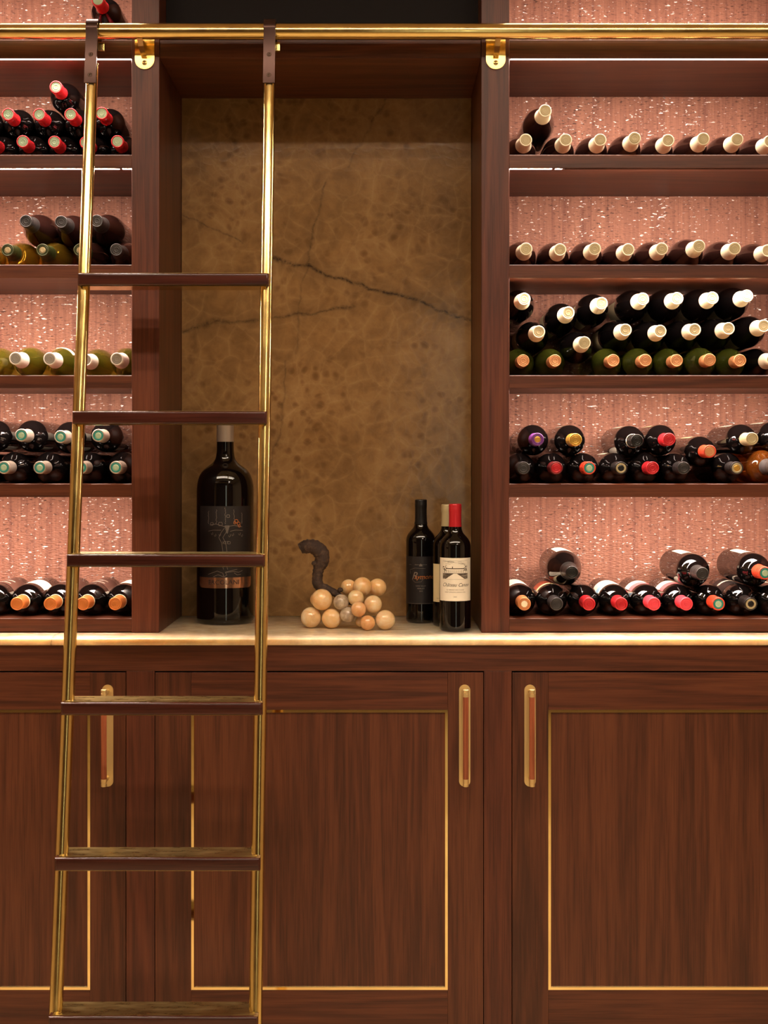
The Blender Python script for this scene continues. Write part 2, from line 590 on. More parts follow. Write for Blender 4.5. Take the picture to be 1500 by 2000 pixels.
# counter
onyx('onyx_counter', [(208, 182, 146), (222, 202, 170), (232, 218, 194)], (238, 226, 206), 0.12,
     [((wx(97, -0.1) - (XLe + XRe) / 2, -0.03), (wx(97, -0.1) - (XLe + XRe) / 2, 0.03), 0.003, 0.6)], 14, 0.35)
b = MATS['onyx_counter'].node_tree.nodes['Principled BSDF']
b.inputs['Subsurface Weight'].default_value = 0.9
b.inputs['Subsurface Radius'].default_value = (0.03, 0.025, 0.018)
b.inputs['Subsurface Scale'].default_value = 1.0
zc0 = wz(1261, -0.098)
ct = box('countertop', (XLe - 0.07, XRe + 0.07), (-0.098, YD + 0.012), (zc0, ZCT), 'onyx_counter', None, 0.005, 4)
for p in ct.data.polygons:
    p.use_smooth = True
tag(ct, 'long cream onyx countertop with eased front edge between shelving and base cabinets', 'countertop')

# ------------------------------------------------------------------ base cabinets
fz0 = wz(1310.5, yL)
tag(box('cabinet_fascia', (XLe - 0.065, XRe + 0.065), (yL, yL + 0.02), (fz0, zc0 - 0.0005), 'walnut_horizontal', None, 0.0008),
    'long horizontal walnut board directly below the countertop', 'fascia board')
ZD0, ZD1 = 0.088, wz(1313.5, yL)       # door bottom and top
GAP = 0.0022


def stadium(cx, w, z0, z1, seg=16):
    r = w / 2
    pts = []
    for k in range(seg + 1):
        a = math.pi * k / seg
        pts.append((cx + r * math.cos(a), z1 - r + r * math.sin(a)))
    for k in range(seg + 1):
        a = math.pi + math.pi * k / seg
        pts.append((cx + r * math.cos(a), z0 + r + r * math.sin(a)))
    return pts


def plate_mesh(name, outline, y0, y1, bevel=0.001):
    """outline in (x,z), thickness from y0 (front) to y1 (back)"""
    bm = bmesh.new()
    f = bm.faces.new([bm.verts.new((a, y0, b)) for a, b in outline])
    r = bmesh.ops.extrude_face_region(bm, geom=[f])
    for v in [e for e in r['geom'] if isinstance(e, bmesh.types.BMVert)]:
        v.co.y = y1
    bmesh.ops.recalc_face_normals(bm, faces=bm.faces)
    if bevel:
        front = [e for e in bm.edges if all(abs(v.co.y - y0) < 1e-6 for v in e.verts)]
        bmesh.ops.bevel(bm, geom=front, offset=bevel, segments=2, affect='EDGES')
    me = bpy.data.meshes.new(name)
    bm.to_mesh(me)
    bm.free()
    return me


def cabinet(label, u0, u1, iu0, iu1, hu, handle_label):
    """u0..u1 door edges, iu0..iu1 inlay outer edges, hu handle plate centre (all in px on the cabinet plane)"""
    x0, x1 = wx(u0, yL) + 0.0008, wx(u1, yL) - 0.0008
    t = thing('base_cabinet', label, 'cabinet')
    # carcass
    box('carcass', (x0 - 0.03, x1 + 0.03), (yL + 0.0235, YD), (0.09, zc0 - 0.002), 'gap_black', t)
    box('toe_kick', (x0 - 0.03, x1 + 0.03), (yL + 0.06, yL + 0.075), (0.0, 0.089), 'walnut_horizontal', t)
    ix0, ix1 = wx(iu0, yL), wx(iu1, yL)
    iz1, iz0 = wz(1386.5, yL), wz(1933.5, yL)
    yb = yL + 0.022
    door = box('door', (ix0 + 0.006, ix1 - 0.006), (yL + 0.004, yb), (iz0 + 0.006, iz1 - 0.006), 'walnut_vertical', t)
    dl = door.location
    o = tuple(dl)
    box('stile', (x0, ix0), (yL, yb), (ZD0, ZD1), 'walnut_vertical', door, 0.0006, origin=o)
    box('stile', (ix1, x1), (yL, yb), (ZD0, ZD1), 'walnut_vertical', door, 0.0006, origin=o)
    box('rail', (ix0 + 0.0002, ix1 - 0.0002), (yL, yb), (iz1, ZD1), 'walnut_horizontal', door, 0.0006, origin=o)
    box('rail', (ix0 + 0.0002, ix1 - 0.0002), (yL, yb), (ZD0, iz0), 'walnut_horizontal', door, 0.0006, origin=o)
    # brass inlay, mitred strips with an inner slope
    w1, w2 = 0.0060, 0.0076

    def inlay(poly):
        """poly: outer a,b and inner c,d points in (x,z) -> flat front part and slope"""
        (ax, az), (bx, bz), (nx, nz) = poly
        dirx, dirz = (bx - ax), (bz - az)
        L = math.hypot(dirx, dirz)
        ux, uz = dirx / L, dirz / L
        def row(off, y):
            return [(ax + nx * off + ux * off, y, az + nz * off + uz * off), (bx + nx * off - ux * off, y, bz + nz * off - uz * off)]
        rows = [row(0, yb), row(0, yL + 0.0002), row(w1, yL + 0.0002), row(w2, yL + 0.0042), row(w2, yb)]
        vs = [p for r_ in rows for p in r_]
        fs = [(2 * i, 2 * i + 1, 2 * i + 3, 2 * i + 2) for i in range(len(rows) - 1)]
        fs += [(0, 2, 4, 6, 8), (9, 7, 5, 3, 1), (0, 8, 9, 1)]
        me = mesh_from('brass_inlay', [tuple(Vector(v) - dl) for v in vs], fs, False)
        new_obj('brass_inlay', me, 'brass_inlay', door)
    inlay(((ix0, iz0), (ix0, iz1), (1, 0)))
    inlay(((ix1, iz1), (ix1, iz0), (-1, 0)))
    inlay(((ix0, iz1), (ix1, iz1), (0, -1)))
    inlay(((ix1, iz0), (ix0, iz0), (0, 1)))
    # handle
    hx = wx(hu, yL)
    hz0, hz1 = wz(1536, yL), wz(1337, yL)
    hp = new_obj('door_handle', plate_mesh('door_handle', [(a - hx, b - hz0) for a, b in stadium(hx, 0.0258, hz0, hz1)], -0.003, 0.0), 'brass_satin', t, (hx, yL - 0.0002, hz0))
    hp['label'] = handle_label
    yb2 = -0.043
    L = hz1 - hz0
    grip = lathe('grip', [(0, 0.0), (0.0062, 0.0), (0.0064, 0.001), (0.0064, L - 0.045), (0.0062, L - 0.044), (0, L - 0.044)], 20)
    new_obj('grip', grip, 'handle_wood', hp, (0, yb2, 0.025))
    for zz, s in ((0.025, -1), (L - 0.019, 1)):
        capm = lathe('grip_cap', [(0, -0.002 if s > 0 else 0.002), (0.0067, -0.002 if s > 0 else 0.002), (0.0067, s * 0.006), (0.0058, s * 0.0065), (0.0058, s * 0.0075), (0.0067, s * 0.008), (0.0067, s * 0.014), (0.0060, s * 0.0150), (0, s * 0.0150)], 24, smooth=False)
        new_obj('grip_cap', capm, 'brass_satin', hp, (0, yb2, zz))
        post = tube_mesh('post', [(0, yb2 + 0.004, 0), (0, -0.002, 0)], 0.0048, 16)
        new_obj('post', post, 'brass_satin', hp, (0, 0, zz + s * 0.004))
    return t


cabinet('walnut base cabinet behind the foot of the ladder, handle near its right edge', -396, 246, -324, 176, 210.5, 'brass and wood pull on a rounded brass plate')
cabinet('walnut base cabinet below the niche, between the two narrow stiles', 302.5, 944.5, 373.5, 874.5, 907.5, 'brass and wood pull on a rounded brass plate')
cabinet('walnut base cabinet on the right, handle near its left edge', 1000, 1642, 1071, 1571, 1035, 'brass and wood pull on a rounded brass plate')
stile_labels = ['narrow walnut stile between the left and middle cabinet doors', 'narrow walnut stile between the middle and right cabinet doors',
                'narrow walnut stile ending the cabinets far left outside the doors', 'narrow walnut stile ending the cabinets far right outside the doors']
for lab, (a, b) in zip(stile_labels, ((246, 302.5), (944.5, 1000), (-452, -396), (1642, 1698))):
    tag(box('cabinet_stile', (wx(a, yL) + 0.0008, wx(b, yL) - 0.0008), (yL, yL + 0.022), (0.0, fz0 - 0.0003), 'walnut_pilaster', None, 0.0006), lab, 'stile', 'stiles between the cabinet doors')

# ------------------------------------------------------------------ rail with brackets
yR = -0.062
rR = 0.0182
zR = wz(61.3, yR)
rail = new_obj('ladder_rail', tube_mesh('ladder_rail', [(XLe - 0.05, 0, 0), (XRe + 0.05, 0, 0)], rR, 40), 'brass', None, (0, yR, zR))
tag(rail, 'polished brass ladder rail running across the top of the shelving', 'rail')


def bracket(u, label):
    x = wx(u)
    z0, z1 = wz(136), wz(58)
    t = thing('rail_bracket', label, 'bracket', (x, 0, z0))
    new_obj('backplate', plate_mesh('backplate', [(a, b) for a, b in stadium(0, 0.0458, 0, z1 - z0, 20)], -0.005, -0.0002), 'brass', t)
    zc = zR - z0
    poly = [(-0.004, 0.024), (-0.016, 0.028), (yR + 0.012, zc - rR - 0.012), (yR - 0.008, zc - rR - 0.0005), (yR + 0.010, zc - rR + 0.0028), (yR + 0.030, zc - rR + 0.004), (-0.004, zc - rR + 0.004)]
    new_obj('arm', extrude_profile('arm', poly, -0.0062, 0.0062), 'brass', t)
    sc = lathe('screw', [(0, 0.0022), (0.0022, 0.0022), (0.0026, 0.0012), (0.0048, 0.0030), (0.0056, 0.0012), (0.0058, 0.0)], 24)
    s = new_obj('screw', sc, 'brass', t, (0, -0.005, 0.0145))
    s.rotation_euler = (math.radians(90), 0, 0)


bracket(283, 'brass rail bracket on the pilaster beside the ladder')
bracket(968, 'brass rail bracket on the pilaster at the right of the niche')

# ------------------------------------------------------------------ ladder
yT, vT = -0.086, 165.0
dT = D + yT
dB = dT / 1.121
yB_, vB = dB - D, 1950.0
zT, zB = wz(vT, yT), wz(vB, yB_)
slope = (yT - yB_) / (zT - zB)
xl = (wx(179, yT) + wx(110, yB_)) / 2
xr = (wx(525.5, yT) + wx(500.5, yB_)) / 2
yat = lambda z: yT + (z - zT) * slope
ladder = thing('library_ladder', 'leaning brass rolling ladder with dark wooden treads hooked on the rail', 'ladder', ((xl + xr) / 2, yat(0.02), 0.0))
lo = ladder.location.copy()
rs = 0.0138
for x in (xl, xr):
    pts = [Vector((x, yat(z), z)) - lo for z in (0.025, 0.5, 1.0, 1.5, 2.0, zT + 0.05)]
    new_obj('stringer', tube_mesh('stringer', pts, rs, 32), 'brass', ladder)
    new_obj('foot', lathe('foot', [(0, 0), (0.019, 0), (0.020, 0.003), (0.018, 0.03), (0.0145, 0.034), (0, 0.034)], 24), 'rubber', ladder, Vector((x, yat(0.02), 0.0005)) - lo)

WL = 0.4215
xm = (xl + xr) / 2
for (va, vb) in ((533, 557), (803, 828), (1083, 1107), (1372.5, 1397.5), (1676, 1702), (1986.5, 2013)):
    # find the height: front edge of tread is 33 mm before the stringer axis
    z = 1.4
    for _ in range(12):
        yf = yat(z) - 0.033
        z = wz((va + vb) / 2, yf)
    th = (vb - va) * (D + yf) / F
    org = Vector((xm, yf, z - th / 2))
    bm = bmesh.new()
    bmesh.ops.create_cube(bm, size=1.0)
    for v in bm.verts:
        v.co = Vector((v.co.x * WL, (v.co.y + 0.5) * 0.074, (v.co.z + 0.5) * th))
    ed = [e for e in bm.edges if (all(v.co.y < 1e-6 for v in e.verts))]
    bmesh.ops.bevel(bm, geom=ed, offset=0.0055, segments=4, affect='EDGES', profile=0.5)
    me = bpy.data.meshes.new('tread')
    bm.to_mesh(me)
    bm.free()
    for p in me.polygons:
        p.use_smooth = True
    tr = new_obj('tread', me, 'ladder_wood', ladder, org - lo)
    mod = tr.modifiers.new('edges', 'EDGE_SPLIT')
    mod.split_angle = math.radians(40)
    box('top_plate', (-WL / 2 + 0.007, WL / 2 - 0.007), (0.0075, 0.0745), (th - 0.001, th + 0.0012), 'brass_tread', tr)
    box('bottom_plate', (-WL / 2 + 0.007, WL / 2 - 0.007), (0.0075, 0.0745), (-0.0012, 0.001), 'brass', tr)

sw = 0.0268
for x in (xl, xr):
    # flat strap: down the front of the stringer, over the rail and down behind it
    th = 0.005
    zlow = wz(161.5, yT - 0.02)
    path = []
    off = -rs - 0.0006 - th / 2
    path.append((yat(zlow) + off, zlow))
    R_ = rR + 0.0045 + th / 2
    ystart = yR - R_
    zz = zR - 0.012
    path.append((yat(zz) + off, zz))
    for k in range(0, 13):
        a = math.pi - math.pi * k / 12
        path.append((yR + R_ * math.cos(a), zR + R_ * math.sin(a)))
    path.append((yR + R_, zR - 0.036))
    vs, fs = [], []
    n = len(path)
    for i, (py, pz) in enumerate(path):
        a = Vector(path[max(i - 1, 0)])
        b_ = Vector(path[min(i + 1, n - 1)])
        tdir = (b_ - a).normalized()
        nr_ = Vector((-tdir.y, tdir.x))
        for sx, sn in ((-1, 1), (1, 1), (1, -1), (-1, -1)):
            vs.append((sx * sw / 2, py + nr_.x * sn * th / 2, pz + nr_.y * sn * th / 2))
    for i in range(n - 1):
        for k in range(4):
            k2 = (k + 1) % 4
            fs.append((4 * i + k, 4 * i + k2, 4 * i + 4 + k2, 4 * i + 4 + k))
    fs += [(0, 1, 2, 3), (4 * n - 1, 4 * n - 2, 4 * n - 3, 4 * n - 4)]
    org = Vector((x, yat(zlow), zlow))
    me = mesh_from('rail_hook', [Vector(v) - Vector((0, org.y, org.z)) for v in vs], fs, True)
    hk = new_obj('rail_hook', me, 'bronze_strap', ladder, org - lo)
    mod = hk.modifiers.new('edges', 'EDGE_SPLIT')
    mod.split_angle = math.radians(35)
    for vpx in (103.0, 145.0):
        zs = wz(vpx, yT - 0.02)
        sc = lathe('screw', [(0, 0.0004), (0.0022, 0.0004), (0.0026, -0.0006), (0.0030, 0.0010), (0.0050, 0.0008), (0.0054, -0.0004)], 20)
        s = new_obj('screw', sc, 'bronze_screw', hk, Vector((0, yat(zs) + off - th / 2 - 0.0002, zs)) - Vector((0, org.y, org.z)))
        s.rotation_euler = (math.radians(90) + math.atan(slope) * -1, 0, 0)
    box('guide_block', (sw / 2 - 0.006, sw / 2 + 0.0075), (yR + R_ - 0.010 - org.y, yR + R_ + 0.002 - org.y), (zR - 0.040 - org.z, zR - 0.020 - org.z), 'brass', hk, 0.0008)

# ------------------------------------------------------------------ bottles
pmat('glass_black', (7, 5, 5), 0.04, spec=0.6)
pmat('glass_red', (20, 6, 7), 0.05, spec=0.6)
pmat('glass_brown', (34, 17, 14), 0.10, spec=0.55)
pmat('glass_olive', None, 0.02, trans=0.92, ior=1.40, lc=(0.42, 0.40, 0.05))
pmat('glass_amber', None, 0.02, trans=0.92, ior=1.40, lc=(0.70, 0.42, 0.04))
pmat('glass_green', None, 0.02, trans=0.92, ior=1.40, lc=(0.20, 0.24, 0.03))
pmat('glass_orange', None, 0.02, trans=0.85, ior=1.40, lc=(0.55, 0.16, 0.02))
for nm, c, r, mt in (('red', (196, 38, 46), .32, .25), ('pink', (232, 70, 84), .35, .1), ('cream', (240, 228, 196), .45, 0), ('white', (236, 226, 216), .45, 0),
                     ('orange', (206, 120, 58), .35, .3), ('silver', (176, 160, 146), .35, .5), ('charcoal', (54, 50, 50), .4, .3), ('black', (26, 23, 22), .35, .2),
                     ('grey', (120, 116, 116), .35, .5), ('purple', (112, 54, 128), .4, .1), ('gold', (206, 158, 70), .35, .6), ('khaki', (186, 168, 128), .4, .2),
                     ('tan', (196, 126, 78), .4, .3), ('dark_red', (112, 34, 36), .35, .25), ('scarlet', (214, 70, 44), .35, .1), ('copper', (214, 150, 100), .35, .3),
                     ('teal', (44, 140, 128), .4, .1), ('pale_green', (172, 196, 164), .4, .1), ('green_foil', (58, 64, 30), .35, .3),
                     ('pale_grey', (186, 182, 176), .4, .2), ('warm_grey', (150, 140, 130), .4, .2), ('label_white', (236, 226, 206), .6, 0), ('label_cream', (222, 204, 160), .6, 0),
                     ('label_brown', (84, 52, 42), .55, 0), ('label_blue', (140, 180, 208), .6, 0), ('label_pink', (214, 96, 100), .6, 0), ('label_red', (150, 66, 40), .6, 0),
                     ('label_black', (30, 25, 26), .45, 0), ('ink', (74, 62, 50), .7, 0), ('ink_light', (136, 122, 102), .7, 0), ('ink_silver', (150, 140, 132), .35, .6),
                     ('ink_copper', (214, 130, 66), .35, .5), ('copper_band', (206, 158, 128), .16, .9), ('ink_dark', (54, 34, 28), .6, 0)):
    pmat('c_' + nm, c, r, mt)

# profiles in metres (radius, height), radius 1.0 column scaled by R
BORD = [(0, 0.0), (0.90, 0.0), (1.0, 0.005), (1.0, 0.009), (1.0, 0.192), (1.0, 0.198), (0.985, 0.204), (0.93, 0.211), (0.82, 0.218), (0.66, 0.225), (0.52, 0.231), (0.435, 0.238), (0.395, 0.247), (0.38, 0.262), (0.375, 0.298)]
BURG = [(0, 0.0), (0.92, 0.0), (1.0, 0.005), (1.0, 0.009), (1.0, 0.142), (1.0, 0.148), (0.985, 0.160), (0.94, 0.174), (0.86, 0.190), (0.74, 0.207), (0.60, 0.225), (0.48, 0.240), (0.40, 0.253), (0.365, 0.266), (0.350, 0.280), (0.345, 0.294)]
SHAPES = {'bord': (BORD, 0.300), 'burg': (BURG, 0.296)}


def prof_r(prof, z):
    for (r0, z0), (r1, z1) in zip(prof, prof[1:]):
        if z0 <= z <= z1 and z1 > z0:
            return r0 + (r1 - r0) * (z - z0) / (z1 - z0)
    return prof[-1][0]


def smooth_prof(prof, n=3):
    """Catmull-Rom through the profile so shoulders are round"""
    out = []
    P = [Vector(p) for p in prof]
    for i in range(len(P) - 1):
        if i < 5:
            out.append(tuple(P[i]))
            continue
        p0, p1, p2, p3 = P[max(i - 1, 0)], P[i], P[i + 1], P[min(i + 2, len(P) - 1)]
        for k in range(n):
            t = k / n
            q = 0.5 * ((2 * p1) + (p2 - p0) * t + (2 * p0 - 5 * p1 + 4 * p2 - p3) * t * t + (3 * p1 - p0 - 3 * p2 + p3) * t ** 3)
            out.append((min(q.x, 1.0), q.y))
    out.append(tuple(P[-1]))
    return out


CACHE = {}


def cached(key, fn):
    if key not in CACHE:
        CACHE[key] = fn()
    return CACHE[key]


def bottle_parts(root, shape, R, glass, caps, labels=(), clen=0.056):
    prof, L = SHAPES[shape]
    sp = smooth_prof(prof)
    full = [(r * R, z) for r, z in sp] + [(0, prof[-1][1])]
    new_obj('glass_body', cached((shape, round(R, 4), glass), lambda: lathe('glass_body', full, 44)), glass, root)
    capc, sealc, embc, ring = caps
    rn = 0.0143
    cz = L - clen
    rb = max(prof_r(prof, cz) * R, rn) + 0.0006

    def capmesh():
        p = [(rb, cz), (rb + 0.0001, cz + 0.001)]
        for k in range(1, 6):
            z = cz + (L - 0.022 - cz) * k / 5
            p.append((max(prof_r(prof, z) * R, 0.0140) + 0.0006, z))
        p += [(0.0149, L - 0.019), (0.0153, L - 0.017), (0.0153, L - 0.010), (0.0150, L - 0.009), (0.0152, L - 0.003), (0.0148, L - 0.001), (0.0138, L), (0.0124, L - 0.0002), (0.0120, L - 0.0014)]
        return lathe('capsule', p, 36)
    cap = new_obj('capsule', cached(('cap', shape, round(R, 4), capc, clen), capmesh), 'c_' + capc, root)
    sealp = [(0.0121, L - 0.0014), (0.0104, L - 0.0012), (0.0098, L - 0.0006), (0.0092, L - 0.0012), (0.0064, L - 0.0012), (0.0058, L - 0.0007), (0.0050, L - 0.0013), (0.0030, L - 0.0009), (0.0014, L - 0.0014), (0, L - 0.0008)]
    if embc:
        new_obj('seal', cached(('seal', sealc, L), lambda: lathe('seal', sealp[:5] + [(0, L - 0.0014)], 28)), 'c_' + sealc, cap)
        embp = [(0.0078, L - 0.0013), (0.0076, L - 0.0009), (0.0052, L - 0.0009), (0.0045, L - 0.0004), (0.0036, L - 0.0009), (0.0020, L - 0.0006), (0, L - 0.0010)]
        new_obj('emblem', cached(('emb', embc, L), lambda: lathe('emblem', embp, 9)), 'c_' + embc, cap)
    else:
        new_obj('seal', cached(('seal', sealc, L), lambda: lathe('seal', sealp, 28)), 'c_' + sealc, cap)
    if ring:
        rr = rb + 0.0004
        new_obj('capsule_band', cached(('ring', ring, shape, round(R, 4), clen), lambda: lathe('capsule_band', [(rr - 0.001, cz - 0.0015), (rr + 0.0004, cz - 0.001), (rr + 0.0006, cz + 0.003), (rr, cz + 0.004)], 32)), 'c_' + ring, cap)
    for (nm, col, z0, z1, a0, a1) in labels:
        def lm():
            p = []
            k = 10
            for i in range(k + 1):
                z = z0 + (z1 - z0) * i / k
                p.append((prof_r(sp, z) * R + 0.0004, z))
            return lathe(nm, p, 24, math.radians(a0), math.radians(a1))
        new_obj(nm, cached((nm, col, shape, round(R, 4), z0, z1, a0, a1), lm), 'c_' + col, root)


# capsule kinds: capsule, seal, emblem, ring
CAPS = {
    'red': ('red', 'pale_green', None, None), 'redplain': ('red', 'red', None, None), 'cream': ('cream', 'khaki', None, None), 'creamw': ('cream', 'cream', None, None),
    'white': ('white', 'warm_grey', None, None), 'orange': ('orange', 'orange', None, 'cream'), 'teal': ('silver', 'teal', 'pale_green', None),
    'redteal': ('scarlet', 'teal', 'pale_green', None), 'charcoal': ('charcoal', 'charcoal', None, None), 'black': ('black', 'black', None, None),
    'blackgold': ('black', 'khaki', 'black', None), 'greyfoil': ('grey', 'pale_grey', None, None), 'purple': ('purple', 'purple', 'gold', None),
    'gold': ('gold', 'gold', None, None), 'khaki': ('khaki', 'khaki', None, None), 'tan': ('tan', 'tan', 'cream', None), 'darkred': ('dark_red', 'red', None, None),
    'scarlet': ('scarlet', 'copper', None, None), 'pink': ('pink', 'pink', None, None), 'copper': ('copper', 'copper', None, None), 'greenfoil': ('green_foil', 'green_foil', 'khaki', None),
    'greycap': ('charcoal', 'charcoal', None, None), 'blackring': ('black', 'black', None, 'cream'), 'goldgrey': ('charcoal', 'khaki', 'gold', None),
}
CAPNAME = {'red': 'red capsule and pale green seal', 'redplain': 'red capsule', 'cream': 'cream capsule', 'creamw': 'cream capsule', 'white': 'white capsule', 'orange': 'orange capsule',
           'teal': 'silver capsule and teal seal', 'redteal': 'red capsule and teal seal', 'charcoal': 'charcoal capsule', 'black': 'black capsule', 'blackgold': 'black capsule and gold seal',
           'greyfoil': 'wide grey foil', 'purple': 'purple capsule', 'gold': 'gold capsule', 'khaki': 'khaki capsule', 'tan': 'tan capsule', 'darkred': 'dark red capsule',
           'scarlet': 'scarlet capsule', 'pink': 'pink capsule', 'copper': 'copper capsule', 'greenfoil': 'dark green capsule', 'greycap': 'grey capsule',
           'blackring': 'black capsule and pale ring', 'goldgrey': 'grey capsule and gold seal'}
ORD = ['first', 'second', 'third', 'fourth', 'fifth', 'sixth', 'seventh', 'eighth', 'ninth']

# label presets on the body: (name, colour, z0, z1, angle0, angle1); angle 0 faces local -y, which lies on top of a lying bottle
TOPL = lambda c, z0=0.06, z1=0.15, a0=-55, a1=55: ('label', c, z0, z1, a0, a1)
# rows: shelf key -> list of (row, u, v, shape, R, glass, cap, labels, extra)
B = []


def add(side, shelf_i, row, pts, shape, R, glass, cap, labels=(), yt=0.004, clen=0.056):
    for p in pts:
        lab = p[2] if len(p) > 2 else labels
        cp = p[3] if len(p) > 3 else cap
        gl = p[4] if len(p) > 4 else glass
        B.append(dict(side=side, sh=shelf_i, row=row, u=p[0], v=p[1], shape=shape, R=R, glass=gl, cap=cp, labels=lab, yt=yt, clen=clen))


# left rack ---------------------------------------------------------------
add('L', 1, 'middle', [(194, 5)], 'bord', 0.0365, 'glass_black', 'red')
add('L', 1, 'bottom', [(163, 47), (225, 47)], 'bord', 0.0335, 'glass_black', 'red', yt=0.05)
add('L', 2, 'bottom', [(-16, 277), (45, 276), (106, 277), (166, 278), (229, 276)], 'bord', 0.0365, 'glass_black', 'red')
add('L', 2, 'middle', [(-45, 224), (16, 223), (76, 224), (138, 223), (198, 221)], 'bord', 0.0365, 'glass_black', 'red')
add('L', 2, 'top', [(109, 170)], 'bord', 0.0365, 'glass_black', 'red')
NL = [('neck_label', 'label_white', 0.166, 0.182, -120, -20)]
add('L', 3, 'bottom', [(-52, 488), (15, 488), (82, 488)], 'burg', 0.0395, 'glass_amber', 'greenfoil')
add('L', 3, 'bottom', [(156, 488, (), 'greenfoil'), (227, 487.6)], 'burg', 0.0395, 'glass_brown', 'greycap')
add('L', 3, 'middle', [(51.6, 434.7), (119, 434.7), (188, 432.8)], 'burg', 0.0400, 'glass_brown', 'greycap', [TOPL('label_white', 0.03, 0.11, 60, 150)])
add('L', 4, 'bottom', [(-34, 701), (32.4, 700, [('neck_label', 'label_white', 0.168, 0.186, 40, 150)]), (98, 700.5, [('neck_label', 'label_white', 0.168, 0.186, -60, 40)]),
                       (164, 703, [('neck_label', 'label_white', 0.168, 0.182, 120, 200)]), (227.5, 701, [('neck_label', 'label_white', 0.168, 0.182, 170, 240)])], 'burg', 0.0388, 'glass_olive', 'white')
WT = [TOPL('label_white', 0.05, 0.15, 20, 110)]
add('L', 5, 'bottom', [(-60, 912), (7, 912), (77.4, 911), (158, 912), (226, 912)], 'bord', 0.0380, 'glass_black', 'teal', WT)
add('L', 5, 'middle', [(-32, 850), (41.4, 850), (118, 853), (191.7, 850.5)], 'bord', 0.0385, 'glass_black', 'teal', WT)
BR = [TOPL('label_brown', 0.045, 0.165, -95, 75), ('label_stripe', 'label_white', 0.135, 0.140, -30, 40), ('label_stripe', 'label_white', 0.095, 0.100, -30, 40)]
BW = [TOPL('label_white', 0.09, 0.175, -60, 70)]
add('L', 6, 'bottom', [(-28, 1181.6, BR), (37, 1181.6, BW), (103.5, 1180.5, BR), (165.6, 1182, BR), (225, 1182, BW)], 'bord', 0.0378, 'glass_black', 'orange')
# right rack --------------------------------------------------------------
add('R', 2, 'bottom', [(1027, 273), (1105, 273), (1173, 273), (1239, 270), (1305, 274), (1374, 271), (1440, 272), (1504, 276)], 'burg', 0.0392, 'glass_brown', 'cream')
add('R', 2, 'middle', [(1065, 216)], 'burg', 0.0392, 'glass_brown', 'cream')
add('R', 3, 'bottom', [(1027.5, 486), (1094, 487.5), (1162, 486), (1230.6, 487.5), (1292, 486), (1362, 480.5), (1435, 485), (1500, 490)], 'burg', 0.0392, 'glass_brown', 'cream')
OW = [TOPL('label_cream', 0.04, 0.13, 70, 160)]
add('R', 4, 'bottom', [(1022.6, 706), (1085.7, 705), (1200, 704), (1261.5, 703.5), (1323, 704), (1384, 702.7), (1446, 704)], 'bord', 0.0372, 'glass_green', 'copper', clen=0.05)
add('R', 4, 'bottom', [(1139.5, 670.5, (), 'cream', 'glass_black'), (1507, 702, (), 'cream', 'glass_black')], 'burg', 0.0392, 'glass_black', 'cream')
add('R', 4, 'middle', [(1052, 648.7), (1221.6, 645), (1289.5, 647), (1357, 644), (1423, 641.7), (1491, 634.8)], 'burg', 0.0395, 'glass_black', 'cream', OW)
add('R', 4, 'top', [(1024, 584), (1110, 611), (1175, 592.5), (1255.6, 584), (1322.5, 583), (1391.5, 582), (1460, 572)], 'burg', 0.0395, 'glass_black', 'cream', OW)
LW = [TOPL('label_white', 0.045, 0.155, -75, 25)]
LC = [TOPL('label_cream', 0.045, 0.155, -75, 25)]
add('R', 5, 'bottom', [(1022.6, 915, (), 'charcoal'), (1086.8, 912.8, (), 'darkred'), (1153, 916, (), 'redteal'), (1215, 916, LW, 'blackgold'), (1275.7, 916, (), 'redplain'),
                       (1333.6, 916, (), 'charcoal'), (1384, 885, LC, 'scarlet'), (1438, 914, (), 'goldgrey')], 'bord', 0.0368, 'glass_black', 'red')
add('R', 5, 'bottom', [(1514, 913)], 'bord', 0.0400, 'glass_orange', 'greyfoil', clen=0.064)
add('R', 5, 'middle', [(1050, 858, (), 'purple'), (1125.6, 861.5, LW, 'gold'), (1245, 863, LW, 'blackring'), (1307, 858, LC, 'redplain'), (1469, 857, LW, 'khaki'), (1533, 856, LW, 'khaki')], 'bord', 0.0372, 'glass_black', 'red')
L1 = [TOPL('label_white', 0.06, 0.17, -60, 80), ('label_stripe', 'ink_dark', 0.14, 0.142, -40, 60), ('label_stripe', 'ink_dark', 0.13, 0.132, -40, 60)]
L2 = [TOPL('label_red', 0.10, 0.165, -80, 60), ('label_stripe', 'label_cream', 0.165, 0.185, -80, 60)]
L4 = [TOPL('label_white', 0.09, 0.14, -80, 70), ('label_stripe', 'label_blue', 0.14, 0.175, -80, 70), ('label_stripe', 'label_white', 0.175, 0.188, -80, 70)]
L5 = [TOPL('label_white', 0.10, 0.145, -80, 60), ('label_stripe', 'label_pink', 0.145, 0.185, -80, 60)]
LD = [TOPL('label_black', 0.05, 0.17, -80, 70), ('label_stripe', 'label_white', 0.09, 0.105, -30, 50)]
add('R', 6, 'bottom', [(1024, 1184, L1, 'tan'), (1085.7, 1183, L2, 'charcoal'), (1148, 1183, (), 'redplain'), (1210.5, 1184, L4, 'redplain'), (1277, 1185.5, L5, 'pink'), (1339, 1184, L5, 'pink'),
                       (1399.5, 1185, (), 'redteal'), (1463, 1185.5, LD, 'blackgold'), (1526, 1182, LW, 'creamw')], 'bord', 0.0372, 'glass_black', 'red')
add('R', 6, 'middle', [(1115, 1128, LW, 'black')], 'burg', 0.0430, 'glass_black', 'black')
add('R', 6, 'middle', [(1375, 1131, LW, 'charcoal'), (1491, 1128, LW, 'redteal')], 'bord', 0.0400, 'glass_black', 'red')

